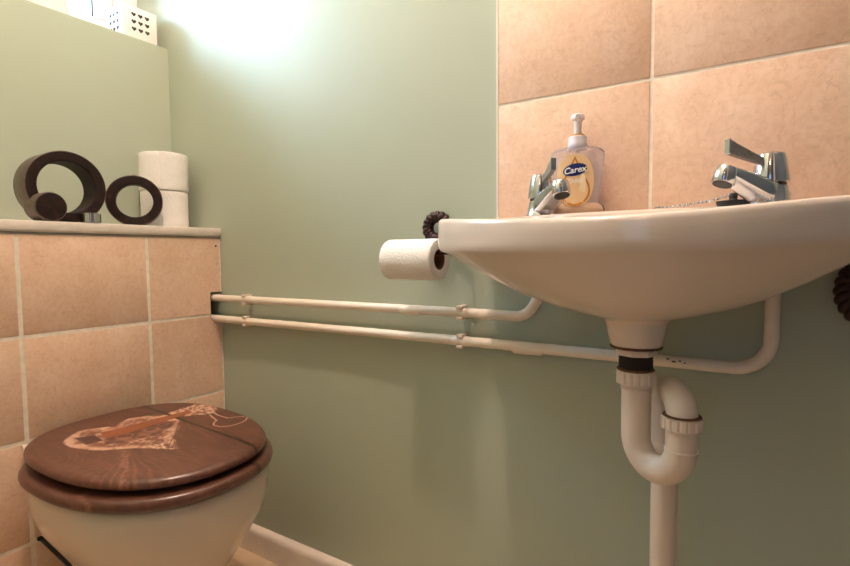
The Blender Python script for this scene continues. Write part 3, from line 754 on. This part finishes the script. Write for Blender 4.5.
MB().lathe([(.0092, .1178), (.0098, .1185), (.0096, .1205), (.006, .1212)], 32).obj('amber_ring', LABGOLD, soap)
b = MB().lathe([(.0052, .120), (.0054, .128), (.0056, .138), (.0066, .1410), (.0096, .1425), (.0100, .1440), (.0096, .1480), (.0080, .1500), (.003, .1505)], 32)
b.tube([(0, -.004, .1455), (0, -.014, .1455), (0, -.0180, .1440)], [.0040, .0036, .0030], 16); b.obj('pump_head', FROST, soap)
def surf(x, z, off):
    w, d = bw(z, 1), bw(z, 2); q = min(.999, abs(x)/w); return (x, -d*(1-q**2.5)**(1/2.5)-off, z)
def patch(poly, off, name, mat, par):
    """filled outline laid on the front of the bottle"""
    bm = bmesh.new(); vs = [bm.verts.new((x, 0, z)) for x, z in poly]; bm.faces.new(vs)
    bmesh.ops.triangulate(bm, faces=bm.faces[:])
    for _ in range(3): 
        bmesh.ops.subdivide_edges(bm, edges=[e for e in bm.edges if e.calc_length() > .004], cuts=1)
        bmesh.ops.triangulate(bm, faces=bm.faces[:])
    bm.verts.index_update(); v = [surf(q.co.x, q.co.z, off) for q in bm.verts]; f = [[w.index for w in g.verts] for g in bm.faces]; bm.free()
    o = mesh_obj(name, v, f, mat, par, True); return o
def drop(w, zb, zt_, n=48):
    # rounded below, pointed on top
    zc = zb+w*1.08; P = []
    for k in range(n+1):
        a = math.radians(-215+250*k/n) if False else None
    a0 = math.radians(32)
    for k in range(n+1):
        a = PI-a0+(PI+2*a0)*k/n; P.append((w*math.cos(a), zc+w*1.08*math.sin(a)))
    P.append((w*.34, zt_-(zt_-zc)*.30)); P.append((0, zt_)); P.append((-w*.34, zt_-(zt_-zc)*.30)); return P
LXo = -.0035
sh_ = lambda P: [(x+LXo, z) for x, z in P]
lab = patch(sh_([(.0262*math.copysign(abs(math.cos(a))**(2/2.3), math.cos(a)), .052+.038*math.copysign(abs(math.sin(a))**(2/2.3), math.sin(a))) for a in np.linspace(0, 2*PI, 48, endpoint=False)]), .0003, 'label', LABPALE, soap)
patch(sh_(drop(.0212, .0145, .0865)), .0007, 'label_drop', LABGOLD, lab)
patch(sh_(drop(.0186, .0176, .0815)), .0010, 'label_drop', LABPALE, lab)
patch(sh_([(.006, .036), (.0145, .034), (.0155, .045), (.0145, .058), (.008, .066), (.0085, .05)]), .0012, 'label_highlight', LABCREAM, lab)
patch(sh_([(.0168*math.cos(a), .0670+.0088*math.sin(a)+.0022*math.cos(a)) for a in np.linspace(0, 2*PI, 40, endpoint=False)]), .0015, 'label_oval', NAVY, lab)
def lettering(text, size, x, z, off, mat, name, shear=.12, bold=.02, slope=0):
    cu = bpy.data.curves.new('lettering', 'FONT'); cu.body = text; cu.size = size; cu.align_x = 'CENTER'; cu.align_y = 'CENTER'
    cu.shear = shear; cu.offset = bold*size; cu.resolution_u = 3
    to = bpy.data.objects.new('lettering', cu); C.objects.link(to); dg = bpy.context.evaluated_depsgraph_get(); dg.update()
    me = to.evaluated_get(dg).to_mesh(); bm = bmesh.new(); bm.from_mesh(me); to.evaluated_get(dg).to_mesh_clear()
    bmesh.ops.triangulate(bm, faces=bm.faces[:]); bm.verts.index_update()
    v = [surf(x+q.co.x+LXo, z+q.co.y+slope*q.co.x, off) for q in bm.verts]; f = [[w.index for w in g.verts] for g in bm.faces]; bm.free()
    bpy.data.objects.remove(to); bpy.data.curves.remove(cu)
    return mesh_obj(name, v, f, mat, lab, False)
lettering('Carex', .0125, 0, .0664, .0019, WHT, 'label_lettering', slope=.13)
lettering('CARE', .0080, -.001, .0505, .0016, WHT, 'label_lettering', 0, slope=.04)

# ------------------------------------------------------------------ hanging roll and iron holders
RY, RZ, RX0, RX1 = -.086, .7405, .6075, .7120
paper_roll('hanging_toilet_roll', .0355, RX1-RX0, (RX0, RY, RZ), 'half-used white toilet roll hanging on the iron holder beside the basin', None, .0175, (1, 0, 0))
def twisted(mb, path, r, strands=2, turns=9, closed=False):
    P = [Vector(p) for p in path]; n = len(P)
    for s in range(strands):
        pts = []
        for i in range(n):
            T = (P[(i+1) % n]-P[i-1]) if closed else (P[min(i+1, n-1)]-P[max(0, i-1)])
            T.normalize(); u = T.cross(Vector((0, 1, 0)))
            if u.length < .1: u = T.cross(Vector((1, 0, 0)))
            u.normalize(); w = T.cross(u); a = 2*PI*(turns*i/(n if closed else n-1)+s/strands)
            pts.append(P[i]+(u*math.cos(a)+w*math.sin(a))*r*.62)
        if closed: pts.append(pts[0])
        mb.tube(pts, r*.62, 10)
hold = tag(empty('paper_holder', (.6615, -.0005, .800)), 'twisted dark iron toilet roll holder on the wall left of the basin', 'paper holder')
def lp(v): return tuple(Vector(v)-hold.location)
b = MB(); cx_, cz_ = .6665, .7970
twisted(b, [lp((cx_+.0205*math.cos(a), -.018, cz_+.0010+.0205*math.sin(a))) for a in np.linspace(0, 2*PI, 120, endpoint=False)], .0092, 2, 8, True)
b.obj('twisted_ring', IRON, hold)
MB().lathe([(.014, 0), (.014, .004), (.006, .006), (.005, .017)], 28, lp((cx_-.004, -.0006, cz_-.021)), (0, -1, 0)).obj('wall_plate', IRON, hold)
MB().tube(dense(fillet([lp((cx_+.019, -.017, cz_-.008)), lp((.727, -.017, RZ+.015)), lp((.727, RY, RZ+.0120)), lp((.612, RY, RZ+.0120))], .008, 5), .01), .0042, 12).obj('roll_bar', IRON, hold)

tr_ = tag(empty('towel_ring', (1.283, -.0005, .734)), 'dark twisted iron ring on the wall right of the basin', 'towel ring')
b = MB(); twisted(b, [(.030*math.cos(a), -.022, -.034+.036*math.sin(a)) for a in np.linspace(0, 2*PI, 140, endpoint=False)], .0095, 2, 11, True)
b.obj('twisted_ring', IRON, tr_)
MB().lathe([(.015, 0), (.015, .004), (.007, .007), (.006, .024)], 28, (0, 0, 0), (0, -1, 0)).obj('wall_plate', IRON, tr_)

# ------------------------------------------------------------------ light
def light(name, typ, loc, energy, col, **k):
    l = bpy.data.lights.new(name, typ); l.energy = energy; l.color = col
    for a, v in k.items(): setattr(l, a, v)
    o = bpy.data.objects.new(name, l); C.objects.link(o); o.location = loc; return o
light('ceiling_bulb', 'POINT', (.652, -.50, 2.22), 32, (1, .77, .635), shadow_soft_size=.035)
sun = light('sun', 'SUN', (-3, -1, 3), 0.6, (.50, .76, 1), angle=math.radians(20))
d = Vector((.80, .62, -.41)); sun.rotation_euler = d.to_track_quat('-Z', 'Y').to_euler()
# portals on the two windows so the sky light is sampled well
light('hall_bulb', 'POINT', (1.0, -2.0, 1.98), 2.5, (1, .72, .48), shadow_soft_size=.05)
p = light('window_portal', 'AREA', (-.41, -.33, 1.69), 1, (1, 1, 1), shape='RECTANGLE', size=.74, size_y=.66); p.data.cycles.is_portal = True
p.rotation_euler = Vector((1, 0, 0)).to_track_quat('-Z', 'Y').to_euler()
p = light('hall_portal', 'AREA', (1.02, HY-.1, 1.175), 1, (1, 1, 1), shape='RECTANGLE', size=.44, size_y=1.15); p.data.cycles.is_portal = True
p.rotation_euler = Vector((0, 1, 0)).to_track_quat('-Z', 'Y').to_euler()
wd = bpy.data.worlds.new('sky'); bpy.context.scene.world = wd; wd.use_nodes = True
bg = wd.node_tree.nodes['Background']; bg.inputs[0].default_value = (.54, .77, 1, 1); bg.inputs[1].default_value = 17.0

vs = bpy.context.scene.view_settings
vs.view_transform = 'Standard'; vs.look = 'None'; vs.exposure = 0.80; vs.gamma = 1; vs.use_curve_mapping = False
